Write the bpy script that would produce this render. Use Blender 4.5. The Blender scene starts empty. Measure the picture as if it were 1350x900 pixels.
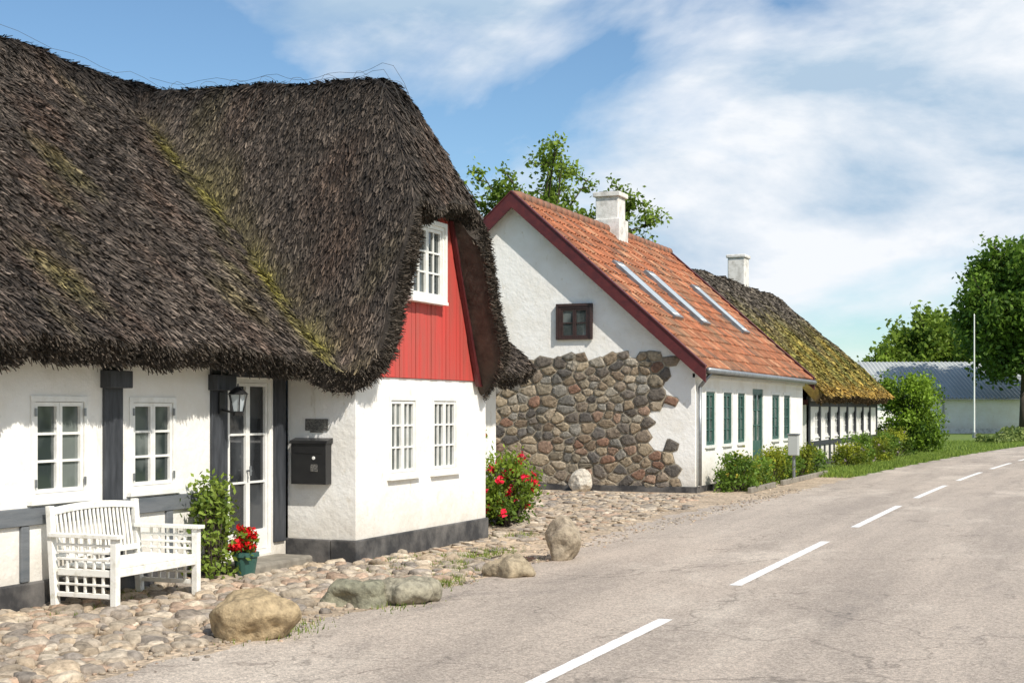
import bpy, math, random
import numpy as np
from mathutils import Vector, Matrix
random.seed(5); R=np.random.RandomState(11)
scene=bpy.context.scene
scene.view_settings.view_transform='Standard'; scene.view_settings.look='None'; scene.view_settings.exposure=0
CA,SA=0.9232,0.3843
def V(X,Y): return (CA*X-SA*Y, SA*X+CA*Y)

# ---------------- materials ----------------
def newmat(name):
    m=bpy.data.materials.new(name); m.use_nodes=True
    nt=m.node_tree; b=nt.nodes['Principled BSDF']; return m,nt,b
def N(nt,t,**k):
    n=nt.nodes.new(t)
    for a,v in k.items(): setattr(n,a,v)
    return n
def mixc(nt,fac,a,b,blend='MIX'):
    n=N(nt,'ShaderNodeMix',data_type='RGBA',blend_type=blend)
    for s,v in ((0,fac),(6,a),(7,b)):
        if isinstance(v,(int,float)): n.inputs[s].default_value=v
        elif isinstance(v,tuple): n.inputs[s].default_value=(*v[:3],1)
        else: nt.links.new(v,n.inputs[s])
    return n.outputs[2]
def noise(nt,scale,detail=5,rough=.55,stretch=(1,1,1),dist=0):
    tc=N(nt,'ShaderNodeTexCoord'); mp=N(nt,'ShaderNodeMapping'); mp.inputs['Scale'].default_value=stretch
    n=N(nt,'ShaderNodeTexNoise'); n.inputs['Scale'].default_value=scale; n.inputs['Detail'].default_value=detail
    n.inputs['Roughness'].default_value=rough; n.inputs['Distortion'].default_value=dist
    nt.links.new(tc.outputs['Object'],mp.inputs[0]); nt.links.new(mp.outputs[0],n.inputs[0]); return n.outputs[0]
def ramp(nt,src,a,b,ca=(0,0,0),cb=(1,1,1)):
    r=N(nt,'ShaderNodeValToRGB'); r.color_ramp.elements[0].position=a; r.color_ramp.elements[1].position=b
    r.color_ramp.elements[0].color=(*ca,1); r.color_ramp.elements[1].color=(*cb,1)
    nt.links.new(src,r.inputs[0]); return r.outputs[0]
def bump(nt,b,src,strength,dist=.02):
    n=N(nt,'ShaderNodeBump'); n.inputs['Strength'].default_value=strength; n.inputs['Distance'].default_value=dist
    nt.links.new(src,n.inputs['Height']); nt.links.new(n.outputs[0],b.inputs['Normal'])
def mat(name,c1,c2=None,scale=4,rough=.8,bs=.3,bscale=30,stretch=(1,1,1),lo=.35,hi=.65,metal=0,bd=.01,detail=6):
    m,nt,b=newmat(name); c2=c2 or tuple(x*.8 for x in c1)
    f=ramp(nt,noise(nt,scale,detail,.6,stretch),lo,hi)
    nt.links.new(mixc(nt,f,c1,c2),b.inputs['Base Color'])
    b.inputs['Roughness'].default_value=rough; b.inputs['Metallic'].default_value=metal
    if bs: bump(nt,b,noise(nt,bscale,6,.6,stretch),bs,bd)
    return m
def mat_attr(name,rough=.9,trans=0,nscale=20,bs=.3,stretch=(1,1,1),var=.35,spec=.3):
    m,nt,b=newmat(name); a=N(nt,'ShaderNodeAttribute'); a.attribute_name='Col'
    nz=ramp(nt,noise(nt,nscale,5,.6,stretch),.3,.7,(1-var,)*3,(1+var*.5,)*3)
    c=mixc(nt,1.0,a.outputs['Color'],nz,'MULTIPLY')
    nt.links.new(c,b.inputs['Base Color']); b.inputs['Roughness'].default_value=rough
    b.inputs['Specular IOR Level'].default_value=spec
    if bs: bump(nt,b,noise(nt,nscale*2,5,.6,stretch),bs,.02)
    if trans:
        t=N(nt,'ShaderNodeBsdfTranslucent'); nt.links.new(c,t.inputs[0])
        mx=N(nt,'ShaderNodeMixShader'); mx.inputs[0].default_value=trans
        nt.links.new(b.outputs[0],mx.inputs[1]); nt.links.new(t.outputs[0],mx.inputs[2])
        nt.links.new(mx.outputs[0],nt.nodes['Material Output'].inputs[0])
    return m
def plaster():
    m,nt,b=newmat('whitewash')
    f=ramp(nt,noise(nt,1.6,6,.62),.42,.78)
    c=mixc(nt,f,(.88,.865,.825),(.77,.73,.65))
    g=ramp(nt,noise(nt,7,8,.7,(1,1,.5)),.60,.73)
    c=mixc(nt,g,c,(.66,.60,.49))
    g=ramp(nt,noise(nt,2.2,9,.75,(1.6,1.6,.35)),.62,.74)
    c=mixc(nt,g,c,(.62,.57,.48))
    tc=N(nt,'ShaderNodeTexCoord'); sx=N(nt,'ShaderNodeSeparateXYZ'); nt.links.new(tc.outputs['Object'],sx.inputs[0])
    mr=N(nt,'ShaderNodeMapRange'); mr.inputs[1].default_value=.2; mr.inputs[2].default_value=.8; mr.inputs[3].default_value=.9; mr.inputs[4].default_value=0
    nt.links.new(sx.outputs[2],mr.inputs[0])
    mm=N(nt,'ShaderNodeMath',operation='MULTIPLY'); nt.links.new(mr.outputs[0],mm.inputs[0]); nt.links.new(noise(nt,5,6,.6),mm.inputs[1])
    c=mixc(nt,mm.outputs[0],c,(.42,.36,.27))
    nt.links.new(c,b.inputs['Base Color']); b.inputs['Roughness'].default_value=.9
    bump(nt,b,noise(nt,9,8,.62),.5,.03); return m
M={}
M['wall']=plaster()
M['timber']=mat('tarred_timber',(.022,.025,.030),(.06,.065,.075),12,.6,.6,30,(1,1,.2))
M['beam']=mat('grey_blue_timber',(.10,.115,.13),(.17,.18,.19),8,.7,.5,30,(1,.2,1))
M['plinth']=mat('tarred_plinth',(.035,.035,.037),(.17,.16,.15),3,.75,.8,12,(1,1,1),.4,.72)
M['white']=mat('white_paint',(.86,.86,.83),(.76,.75,.70),9,.4,.12,60)
M['bench']=mat('weathered_white_paint',(.84,.83,.78),(.60,.57,.48),14,.5,.3,50,(1,1,1),.5,.75)
M['red']=mat('red_board_paint',(.58,.065,.052),(.42,.085,.065),6,.6,.5,25,(1,1,.15))
M['dred']=mat('dark_red_paint',(.11,.018,.018),(.07,.012,.014),8,.55,.3,30)
M['zinc']=mat('zinc',(.32,.34,.35),(.22,.23,.24),8,.4,.1,30,metal=.6)
M['black']=mat('black_metal',(.012,.012,.013),(.02,.02,.02),8,.35,.1,40)
M['wire']=mat('rusty_wire',(.10,.10,.09),(.07,.06,.05),8,.6,0)
M['plaque']=mat('plaque_metal',(.20,.19,.17),(.05,.05,.05),55,.4,.3,80,(1,1,3),.45,.55)
M['slate']=mat('step_stone',(.30,.27,.22),(.18,.16,.13),5,.85,.6,20)
M['brown']=mat('brown_paint',(.055,.028,.024),(.035,.02,.016),8,.5,.2,40)
M['green']=mat('green_paint',(.03,.095,.078),(.045,.12,.10),8,.45,.2,40)
M['chim']=mat('chimney_render',(.76,.74,.70),(.40,.38,.34),5,.9,.6,14,(1,1,1),.45,.75)
M['sheet']=mat('fibre_cement_sheet',(.44,.46,.45),(.36,.38,.37),.4,.7,0,10)
M['bark']=mat('bark',(.09,.07,.05),(.05,.04,.03),6,.95,.8,20,(1,1,.3))
M['grate']=mat('cast_iron',(.10,.05,.03),(.05,.04,.035),20,.7,.3,40)
M['leaf']=mat_attr('leaves',.55,.35,3,0,var=.25,spec=.25)
M['petal']=mat_attr('petals',.5,.2,3,0,var=.2)
M['thatch']=mat_attr('thatch_reed',.8,0,7,.6,(1,1,1),.5,.35)
M['stone']=mat_attr('field_stone',.85,0,16,.8,var=.5)
M['tile']=mat_attr('clay_tile',.75,0,6,.4,var=.45)
M['grassb']=mat_attr('grass_blades',.6,.3,2,0,var=.25)
def glassmat(name,c1,c2,sp=.9):
    m,nt,b=newmat(name)
    f=ramp(nt,noise(nt,2.2,3,.5,(1,1,.7)),.42,.58)
    nt.links.new(mixc(nt,f,c1,c2),b.inputs['Base Color'])
    b.inputs['Roughness'].default_value=.04; b.inputs['Specular IOR Level'].default_value=sp
    bump(nt,b,noise(nt,3,2),.06,.02); return m
M['glass']=glassmat('window_glass',(.035,.045,.045),(.16,.18,.17))  # pale blotches in the base colour stand in for reflections and curtains
M['dglass']=glassmat('door_glass',(.02,.022,.024),(.06,.065,.07),.5)
M['pane']=glassmat('skylight_glass',(.35,.40,.42),(.45,.5,.52))

# ---------------- mesh helpers ----------------
def link(o,parent=None):
    scene.collection.objects.link(o)
    if parent:
        o.parent=parent; o.matrix_parent_inverse=Matrix.Translation(-parent.location) if not parent.get('rot') else Matrix.Identity(4)
    return o
def empty(name,loc=(0,0,0)):
    e=bpy.data.objects.new(name,None); e.location=loc; e.empty_display_size=.3
    scene.collection.objects.link(e); return e
class MB:
    def __init__(s): s.v=[];s.f=[];s.m=[];s.mats=[]
    def mi(s,m):
        m=M[m]
        if m not in s.mats: s.mats.append(m)
        return s.mats.index(m)
    def hexa(s,p,m):
        b=len(s.v); s.v+= [tuple(x) for x in p]
        for f in ((0,3,2,1),(4,5,6,7),(0,1,5,4),(1,2,6,5),(2,3,7,6),(3,0,4,7)):
            s.f.append(tuple(b+i for i in f)); s.m.append(s.mi(m))
    def box(s,x0,x1,y0,y1,z0,z1,m):
        s.hexa([(x0,y0,z0),(x1,y0,z0),(x1,y1,z0),(x0,y1,z0),(x0,y0,z1),(x1,y0,z1),(x1,y1,z1),(x0,y1,z1)],m)
    def poly(s,pts,m):
        b=len(s.v); s.v+=[tuple(p) for p in pts]; s.f.append(tuple(range(b,b+len(pts)))); s.m.append(s.mi(m))
    def beam(s,p,q,w,h,m,up=(0,0,1)):
        p=Vector(p);q=Vector(q);d=(q-p).normalized(); up=Vector(up)
        sd=d.cross(up)
        if sd.length<1e-3: sd=Vector((1,0,0))
        sd.normalize(); u=sd.cross(d).normalized()
        a=sd*w/2; c=u*h/2
        s.hexa([p-a-c,p+a-c,q+a-c,q-a-c,p-a+c,p+a+c,q+a+c,q-a+c],m)
    def cyl(s,p,q,r0,r1,m,n=8,cap=True):
        p=Vector(p);q=Vector(q);d=(q-p).normalized(); a=d.orthogonal().normalized(); c=d.cross(a)
        b=len(s.v)
        for P,r in((p,r0),(q,r1)):
            for i in range(n):
                t=2*math.pi*i/n; s.v.append(tuple(P+a*r*math.cos(t)+c*r*math.sin(t)))
        k=s.mi(m)
        for i in range(n):
            j=(i+1)%n; s.f.append((b+i,b+j,b+n+j,b+n+i)); s.m.append(k)
        if cap:
            s.f.append(tuple(b+n+i for i in range(n))); s.m.append(k)
            s.f.append(tuple(b+n-1-i for i in range(n))); s.m.append(k)
    def obj(s,name,parent=None,bevel=0,smooth=False):
        me=bpy.data.meshes.new(name); me.from_pydata(s.v,[],s.f)
        for m in s.mats: me.materials.append(m)
        me.polygons.foreach_set('material_index',s.m)
        if smooth: me.polygons.foreach_set('use_smooth',[True]*len(s.f))
        me.update(); o=bpy.data.objects.new(name,me); link(o,parent)
        if bevel:
            b=o.modifiers.new('bevel','BEVEL'); b.width=bevel; b.segments=2; b.limit_method='ANGLE'
        return o
def arr_obj(name,v,f,col,m,parent=None,smooth=False,extra=None):
    me=bpy.data.meshes.new(name); me.from_pydata(v.tolist(),[],f.tolist() if hasattr(f,'tolist') else f)
    a=me.color_attributes.new('Col','FLOAT_COLOR','POINT')
    c=np.ones((len(v),4),dtype=np.float32); c[:,:3]=col; a.data.foreach_set('color',c.ravel())
    me.materials.append(m)
    if smooth: me.polygons.foreach_set('use_smooth',[True]*len(me.polygons))
    me.update(); o=bpy.data.objects.new(name,me); link(o,parent); return o
def ub(mb,face,c,u0,u1,z0,z1,d0,d1,m):
    if face=='x': mb.box(c-d1,c-d0,u0,u1,z0,z1,m)
    else: mb.box(u0,u1,c+d0,c+d1,z0,z1,m)
def wall(mb,face,c,u0,u1,z0,z1,ops,m='wall',rev=.16):
    P=(lambda u,z,d:(c-d,u,z)) if face=='x' else (lambda u,z,d:(u,c+d,z))
    us=sorted({u0,u1,*[o[0] for o in ops],*[o[1] for o in ops]}); zs=sorted({z0,z1,*[o[2] for o in ops],*[o[3] for o in ops]})
    for a,b in zip(us,us[1:]):
        for e,f in zip(zs,zs[1:]):
            cu,cz=(a+b)/2,(e+f)/2
            if any(o[0]<cu<o[1] and o[2]<cz<o[3] for o in ops): continue
            mb.poly([P(a,e,0),P(b,e,0),P(b,f,0),P(a,f,0)],m)
    for a,b,e,f in ops:
        mb.poly([P(a,e,0),P(b,e,0),P(b,e,rev),P(a,e,rev)],m); mb.poly([P(a,f,rev),P(b,f,rev),P(b,f,0),P(a,f,0)],m)
        mb.poly([P(a,e,0),P(a,e,rev),P(a,f,rev),P(a,f,0)],m); mb.poly([P(b,e,rev),P(b,e,0),P(b,f,0),P(b,f,rev)],m)
def win(mb,face,c,u0,u1,z0,z1,cas=2,rows=3,cols=1,d=.03,fm='white',fw=.045,sill=True,lowsolid=0,trim=False,gm='glass',hinge=False):
    ub(mb,face,c,u0,u0+fw,z0,z1,d-.035,d+.04,fm); ub(mb,face,c,u1-fw,u1,z0,z1,d-.035,d+.04,fm)
    ub(mb,face,c,u0+fw,u1-fw,z1-fw,z1,d-.035,d+.04,fm); ub(mb,face,c,u0+fw,u1-fw,z0,z0+fw,d-.035,d+.04,fm)
    if sill: ub(mb,face,c,u0-.04,u1+.04,z0-.04,z0-.002,d-.075,d+.04,fm)
    if trim:
        t=.055
        ub(mb,face,c,u0-t,u0-.002,z0-.002,z1+t,d-.055,d+.01,fm); ub(mb,face,c,u1+.002,u1+t,z0-.002,z1+t,d-.055,d+.01,fm)
        ub(mb,face,c,u0,u1,z1+.002,z1+t,d-.055,d+.01,fm)
    a0=u0+fw+.004; a1=u1-fw-.004; w=(a1-a0)/cas; e0=z0+fw+.004; e1=z1-fw-.004; k=.035
    for i in range(cas):
        p=a0+i*w+.002; q=a0+(i+1)*w-.002
        ub(mb,face,c,p,p+k,e0,e1,d-.022,d+.03,fm); ub(mb,face,c,q-k,q,e0,e1,d-.022,d+.03,fm)
        ub(mb,face,c,p+k,q-k,e1-k,e1,d-.022,d+.03,fm); ub(mb,face,c,p+k,q-k,e0,e0+k+lowsolid,d-.022,d+.03,fm)
        b0=e0+k+lowsolid; b1=e1-k
        for r in range(1,rows):
            z=b0+(b1-b0)*r/rows; ub(mb,face,c,p+k,q-k,z-.011,z+.011,d-.014,d+.02,fm)
        for r in range(1,cols):
            u=p+k+(q-k-p-k)*r/cols; ub(mb,face,c,u-.010,u+.010,b0,b1,d-.012,d+.019,fm)
    if hinge:
        for z in (z0+.14,z1-.14):
            ub(mb,face,c,u0+fw-.012,u0+fw+.012,z-.035,z+.035,d-.046,d-.036,'zinc'); ub(mb,face,c,u1-fw-.012,u1-fw+.012,z-.035,z+.035,d-.046,d-.036,'zinc')
    ub(mb,face,c,a0,a1,e0,e1,d+.008,d+.016,gm)

# ---------------- thatch ----------------
def smin(a,b,k): return -k*np.logaddexp(-a/k,-b/k)
def smax(a,b,k): return k*np.logaddexp(a/k,b/k)
def lump(t,s,sc=1.): return (np.sin(t*1.7*sc+s*.9*sc)+np.sin(s*2.3*sc-t*1.1*sc+1.3)+np.sin(s*4.1*sc+t*3.3*sc+.5)*.5)/2.5
def n2(t,s,f,seed=0.):
    return (np.sin(t*f+seed)*np.cos(s*f*1.13+seed*2)+np.sin((t*.8+s*.6)*f*2.1+seed)*.6+np.sin((t*.5-s*.9)*f*4.3+seed*3)*.4)/2.
def nrm(a): return a/np.linalg.norm(a,axis=1)[:,None]
def grads(H,t,s,e=.02): return (H(t+e,s)-H(t-e,s))/(2*e),(H(t,s+e)-H(t,s-e))/(2*e)
def thatch(name,H,tr,ef,eb,s0,s1,ds,nq,th,colf,parent,ns,wid,Lr,lift,rim,nrim):
    S=np.arange(s0,s1+ds/2,ds); q=np.concatenate([np.linspace(-1,0,nq//3)[:-1],np.linspace(0,1,nq)])
    Sg,Q=np.meshgrid(S,q,indexing='ij'); E=ef(Sg)
    T=np.where(Q>0,tr+Q*(E-tr),tr-Q*(eb-tr)); Z=H(T,Sg)
    v=np.stack([T,Sg,Z],-1).reshape(-1,3); n,mq=Sg.shape
    i,j=np.meshgrid(np.arange(n-1),np.arange(mq-1),indexing='ij'); a=(i*mq+j).ravel()
    f=np.stack([a,a+1,a+mq+1,a+mq],-1)
    col=colf(v[:,0],v[:,1],v[:,2])*.8
    eg=(Q>.985).ravel(); col[eg]=np.array(rim)*.6
    o=arr_obj(name+'_body',v,f,col,M['thatch'],parent,False)
    md=o.modifiers.new('thick','SOLIDIFY'); md.thickness=th; md.offset=-1
    k=int(ns*2.6); s=R.uniform(s0,s1,k); qq=R.uniform(-.12,1,k); E=ef(s); t=np.where(qq>0,tr+qq*(E-.05-tr),tr+qq*4)
    z=H(t,s); gt,gs=grads(H,t,s); g=np.sqrt(gt**2+gs**2)
    keep=R.uniform(0,1,k)<np.sqrt(1+g*g)/2.7; keep&=g>.05
    t,s,z,gt,gs,g=[x[keep][:ns] for x in (t,s,z,gt,gs,g)]; k=len(t)
    dn=nrm(np.stack([-gt,-gs,-g*g],-1)); nn=nrm(np.stack([-gt,-gs,np.ones(k)],-1))
    sd=np.cross(nn,dn); P=np.stack([t,s,z],-1)+nn*.004
    L=R.uniform(*Lr,k)[:,None]; w=(wid*R.uniform(.5,1.5,k))[:,None]; lf=(lift*R.uniform(.1,1.4,k))[:,None]; jt=(R.normal(0,.16,k)[:,None])*L
    tl=(R.normal(0,.8,k)[:,None])
    A=P-sd*w/2-nn*w*tl*.5; B=P+sd*w/2+nn*w*tl*.5; C=P+dn*L+nn*lf+sd*(jt+w*.35)+nn*w*tl*.3; D=P+dn*L+nn*lf+sd*(jt-w*.35)-nn*w*tl*.3
    v=np.stack([A,B,C,D],1).reshape(-1,3); b=np.arange(k)*4; f=np.stack([b,b+1,b+2,b+3],-1)
    base=colf(t,s,z); r=R.beta(1.1,3.0,k)[:,None]*3.6+.25
    arr_obj(name+'_reeds',v,f,np.repeat(base*r,4,axis=0),M['thatch'],parent)
    # cut reed ends along the eave / verge
    s=R.uniform(s0+.02,s1-.02,nrim*2); e=.01; dE=(ef(s+e)-ef(s-e))/(2*e); dz=(H(ef(s+e),s+e)-H(ef(s-e),s-e))/(2*e)
    ln=np.sqrt(1+dE**2+dz**2); kp=R.uniform(0,1,len(s))<ln/3.; s,dE,dz=s[kp][:nrim],dE[kp][:nrim],dz[kp][:nrim]; k=len(s)
    t=ef(s); gt,gs=grads(H,t,s); nn=nrm(np.stack([-gt,-gs,np.ones(k)],-1)); tg=nrm(np.stack([dE,np.ones(k),dz],-1)); ot=nrm(np.cross(tg,nn))
    P=np.stack([t,s,H(t,s)],-1)-nn*R.uniform(-.005,th*1.05,k)[:,None]-ot*R.uniform(.0,.03,k)[:,None]
    d=nrm(ot+R.normal(0,.28,(k,3))-nn*.15); sd=nrm(np.cross(d,R.normal(size=(k,3)))); L=R.uniform(.025,.085,k)[:,None]; w=wid*.6
    v=np.stack([P-sd*w,P+sd*w,P+d*L+sd*w*.6,P+d*L-sd*w*.6],1).reshape(-1,3); b=np.arange(k)*4
    c=np.array(rim)*(R.beta(1.2,2.4,k)[:,None]*2.6+.25)
    arr_obj(name+'_cut_ends',v,np.stack([b,b+1,b+2,b+3],-1),np.repeat(c,4,axis=0),M['thatch'],parent)

# ================= LEFT THATCHED HOUSE =================
h1=empty('thatched_cottage',(-8.36,11,0))
DC=15.22
def H1(t,s):
    main=5.98-.92*np.sqrt((t+11.8)**2+.12**2)+.14*np.exp(-((t+11.8)/.38)**4)
    main=smax(main,2.08+0*t,.06)
    a=np.sqrt((s-DC)**2+.10**2)
    side=6.42-2.4*a
    ridge=5.56+(-8.35-t)*.05+.16*np.exp(-(a/.38)**4)
    hip=4.12+2.0*(-7.1-t)
    d=smin(smin(side,ridge,.09),hip,.14)
    z=smax(main,d,.13)
    return z+.045*lump(t,s,1.3)+.020*lump(t,s,4.3)+.012*lump(t+3,s+1,9.7)
def E1(s):
    x=np.clip((2.15-np.abs(s-DC))/.55,0,1); x=x*x*(3-2*x); return -7.80+.70*x+.03*np.sin(s*3.1)+.015*np.sin(s*9)
def C1(t,s,z):
    c=np.zeros((len(t),3)); base=np.array([.080,.063,.050]); c[:]=base
    n=n2(t,s,1.1,.4)[:,None]; c*=1+.3*n
    c*=1+.28*n2(t,s*1.3,7.,2.)[:,None]
    red=np.array([.105,.063,.043]); f=np.clip(n2(t,s,2.7,2.),0,1)[:,None]*.6; c=c*(1-f)+red*f
    main=6.0-.92*np.abs(t+11.8); side=6.45-2.4*np.abs(s-DC)
    m=np.exp(-((main-side-.40)/.55)**2)*(s<DC)*np.clip((5.6-z)/.8,0,1)
    m=np.clip(m*(.55+.8*n2(t,s,5.3,1.)),0,1)[:,None]
    m2=(np.clip(n2(t,s,1.9,5.)-.4,0,1)*1.)[:,None]; m=np.clip(m+m2*.55,0,.85)
    moss=np.array([.20,.175,.035]); c=c*(1-m)+moss*m
    dk=np.clip((s-DC+1.9)/.5,0,1)*np.clip((z-2.3),0,1)*(s<DC+.2); c*=(1-.30*dk)[:,None]  # dormer's left slope darkened in the colour, imitating its shaded side
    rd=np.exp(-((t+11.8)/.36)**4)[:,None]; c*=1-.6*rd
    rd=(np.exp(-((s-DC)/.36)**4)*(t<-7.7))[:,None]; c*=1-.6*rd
    return c
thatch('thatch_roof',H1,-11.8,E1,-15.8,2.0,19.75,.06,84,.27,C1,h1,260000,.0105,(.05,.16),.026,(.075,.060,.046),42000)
mb=MB()
WX=-8.36
win_main=[(9.43,10.16,.93,1.82),(10.75,11.47,.93,1.82),(4.2,4.95,.93,1.82),(6.6,7.35,.93,1.82)]
door=(12.36,13.22,.14,2.04)
wall(mb,'x',WX,2.3,13.5,.0,2.36,win_main+[door])
wall(mb,'x',WX,17.0,19.45,.0,2.36,[])
win_bay=[(14.33,15.04,.93,1.85),(15.46,16.19,.93,1.85)]
BX=-7.5
wall(mb,'x',BX,13.55,17.1,0,2.07,win_bay)
mb.poly([(BX,13.55,0),(BX,13.55,2.05),(WX,13.55,2.2),(WX,13.55,0)],'wall')
mb.poly([(WX,17.1,0),(WX,17.1,2.1),(BX,17.1,2.05),(BX,17.1,0)],'wall')
for y in (2.3,19.45): mb.poly([(WX,y,0),(WX,y,2.3),(-11.8,y,5.4),(-15.24,y,2.3),(-15.24,y,0)],'wall')
mb.poly([(-15.24,2.3,0),(-15.24,19.45,0),(-15.24,19.45,2.4),(-15.24,2.3,2.4)],'wall')
mb.obj('walls',h1)
mb=MB()
mb.box(BX-.3,BX+.035,13.51,17.13,0,.27,'plinth'); mb.box(WX-.1,BX-.302,13.512,13.7,0,.268,'plinth')
mb.box(WX-.1,WX+.04,2.28,12.2,0,.24,'plinth'); mb.box(WX-.1,WX+.03,17.15,19.48,0,.2,'plinth')
mb.obj('plinth',h1,.015)
mb=MB()
bw=.105; u=13.72
while u<16.9:
    a=u+.004; b=u+bw-.004
    def top(y): return min(4.4,6.42-2.4*(abs(y-DC)+.16))
    za,zb=top(a),top(b)
    if min(za,zb)>2.1:
        d=.0 if int(u*100)%2 else .006
        mb.hexa([(BX-.05,a,2.075),(BX+.02+d,a,2.075),(BX+.02+d,b,2.075),(BX-.05,b,2.075),(BX-.05,a,za),(BX+.02+d,a,za),(BX+.02+d,b,zb),(BX-.05,b,zb)],'red')
    u+=bw
mb.poly([(BX-.04,13.6,2.0),(BX-.04,16.9,2.0),(BX-.04,15.95,4.4),(BX-.04,14.5,4.4)],'dred')
mb.obj('red_board_gable',h1)
mb=MB()
for sg in (-1,1):
    y0=DC+sg*1.53; y1=DC+sg*.70
    mb.hexa([(BX+.04,y0-.06,2.0),(BX+.09,y0-.06,2.0),(BX+.09,y0+.06,2.0),(BX+.04,y0+.06,2.0),(BX+.04,y1-.06,4.05),(BX+.09,y1-.06,4.05),(BX+.09,y1+.06,4.05),(BX+.04,y1+.06,4.05)],'dred')
mb.obj('bargeboards',h1)
mb=MB()
for a,b,e,f in win_main: win(mb,'x',WX,a,b,e,f,2,3,1,.02,trim=False,fw=.05,hinge=True)
for a,b,e,f in win_bay: win(mb,'x',BX,a,b,e,f,2,3,2,.02,fw=.04)
win(mb,'x',BX+.03,14.72,15.62,3.02,3.93,2,3,2,-.03,trim=True)
mb.obj('windows',h1)
mb=MB(); win(mb,'x',WX,*door,2,3,1,.05,sill=False,lowsolid=.18,fw=.05,gm='dglass')
mb.cyl((WX+.03,12.75,1.0),(WX+.03,12.75,1.1),.012,.012,'zinc'); mb.cyl((WX-.02,12.76,1.05),(WX+.04,12.76,1.05),.01,.01,'zinc')
mb.obj('glazed_double_door',h1)
mb=MB(); mb.box(WX+.0,-7.88,12.15,13.3,.0,.12,'slate'); mb.obj('doorstep',h1,.03)
mb=MB()
for a,b in ((10.37,10.63),(12.05,12.33),(13.24,13.46),(5.4,5.62),(7.9,8.15)): mb.box(WX-.05,WX+.032,a,b,.245,2.28,'timber')
for a,b in ((10.34,10.66),(12.02,12.36)): mb.box(WX-.05,WX+.12,a,b,1.90,2.06,'timber')
mb.box(WX-.05,WX+.025,12.335,13.235,2.045,2.2,'timber')
mb.obj('timber_posts',h1,.008)
mb=MB()
prev=2.3
for a,b in ((5.4,5.62),(7.9,8.15),(10.37,10.63),(12.05,12.33)):
    mb.box(WX-.05,WX+.036,prev,a-.002,.72,.87,'beam'); prev=b+.002
for a in (3.5,6.8,9.30,11.3): mb.box(WX-.05,WX+.028,a,a+.1,.245,.718,'beam')
mb.obj('timber_sill_beam',h1,.008)
mb=MB(); y=13.55
mb.box(-8.24,-7.80,y-.13,y-.002,.88,1.33,'black'); mb.hexa([(-8.26,y-.15,1.33),(-7.78,y-.15,1.33),(-7.78,y-.002,1.33),(-8.26,y-.002,1.33),(-8.26,y-.13,1.36),(-7.78,y-.13,1.36),(-7.78,y-.002,1.39),(-8.26,y-.002,1.39)],'black')
mb.box(-8.19,-7.85,y-.137,y-.131,1.22,1.27,'black'); mb.box(-7.99,-7.90,y-.137,y-.131,1.02,1.10,'plaque')
mb.cyl((-7.95,y-.14,1.17),(-7.95,y-.13,1.17),.02,.02,'white')
mb.obj('mailbox',None,.012)
mb=MB(); mb.box(-8.13,-7.84,y-.015,y-.002,1.47,1.60,'plaque'); mb.box(-8.07,-7.90,y-.013,y-.002,1.45,1.466,'plaque'); mb.obj('wall_plaque',None,.003)
mb=MB(); lx,ly,lz=-8.12,12.2,1.78
mb.box(WX+.034,WX+.05,12.15,12.25,1.66,1.88,'black'); mb.beam((WX+.05,ly,1.70),(lx,ly,1.66),.02,.02,'black'); mb.cyl((lx,ly,1.64),(lx,ly,1.68),.05,.06,'black')
for dx,dy in ((-1,-1),(1,-1),(1,1),(-1,1)): mb.beam((lx+dx*.04,ly+dy*.04,1.68),(lx+dx*.065,ly+dy*.065,1.86),.01,.01,'black')
mb.cyl((lx,ly,1.685),(lx,ly,1.855),.045,.075,'pane',4); mb.cyl((lx,ly,1.86),(lx,ly,1.93),.11,.03,'black',6); mb.cyl((lx,ly,1.93),(lx,ly,1.97),.012,.006,'black',6)
mb.obj('wall_lantern')
mb=MB()
def wire(pts):
    for a,b in zip(pts,pts[1:]): mb.cyl(a,b,.0025,.0025,'wire',3,False)
h=lambda t,s: float(H1(np.array([t]),np.array([s]))[0])
for off,dz in ((-.25,.05),(0,.12)):
    wire([(-11.8+off,s,h(-11.8+off,s)+dz+.03*math.sin(s*5)) for s in np.arange(8,16,.3)])
    wire([(t,DC+off,h(t,DC+off)+dz+.03*math.sin(t*7)+ .10*math.exp(-((t+7.9)/.4)**2)) for t in np.arange(-11.5,-7.2,.15)])
for t in np.arange(-11,-7.6,.45): wire([(t,DC+o_,h(t,DC+o_)+.06+.05*math.cos(o_*3)) for o_ in np.arange(-.5,.55,.1)])
mb.obj('ridge_netting',h1)

# ================= MIDDLE HOUSE (tile roof) =================
h2=empty('fieldstone_gable_house',(-7.55,27.85,0))
TR,ZR=-11.5,6.25; TE,ZE=-7.32,2.52
SY=27.85; FX=-7.55
sl=(ZR-ZE)/(TE-TR)
ops2=[(28.67,29.45),(30.16,30.95),(31.49,32.22),(35.15,36.05),(36.6,37.42)]
wo=[(a,b,.95,2.08) for a,b in ops2]; d2=(33.05,34.2,.12,2.2)
mb=MB()
wall(mb,'x',FX,SY,39.2,0,2.68,wo+[d2])
gw=[(FX,SY,0),(FX,SY,2.62),(TR,SY,ZR-.12),(-15.45,SY,2.62),(-15.45,SY,0)]
mb.poly(gw,'wall'); mb.poly([(a,39.2,c) for a,b,c in gw],'wall'); mb.poly([(-15.45,SY,0),(-15.45,39.2,0),(-15.45,39.2,2.62),(-15.45,SY,2.62)],'wall')
mb.box(FX-.25,FX+.05,SY-.05,39.25,0,.13,'plinth'); mb.box(-15.5,FX-.252,SY-.05,SY+.1,0,.128,'plinth')
mb.box(FX-.05,FX+.06,SY,39.2,2.36,2.44,'wall')
mb.obj('walls',h2)
mb=MB()
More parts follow.
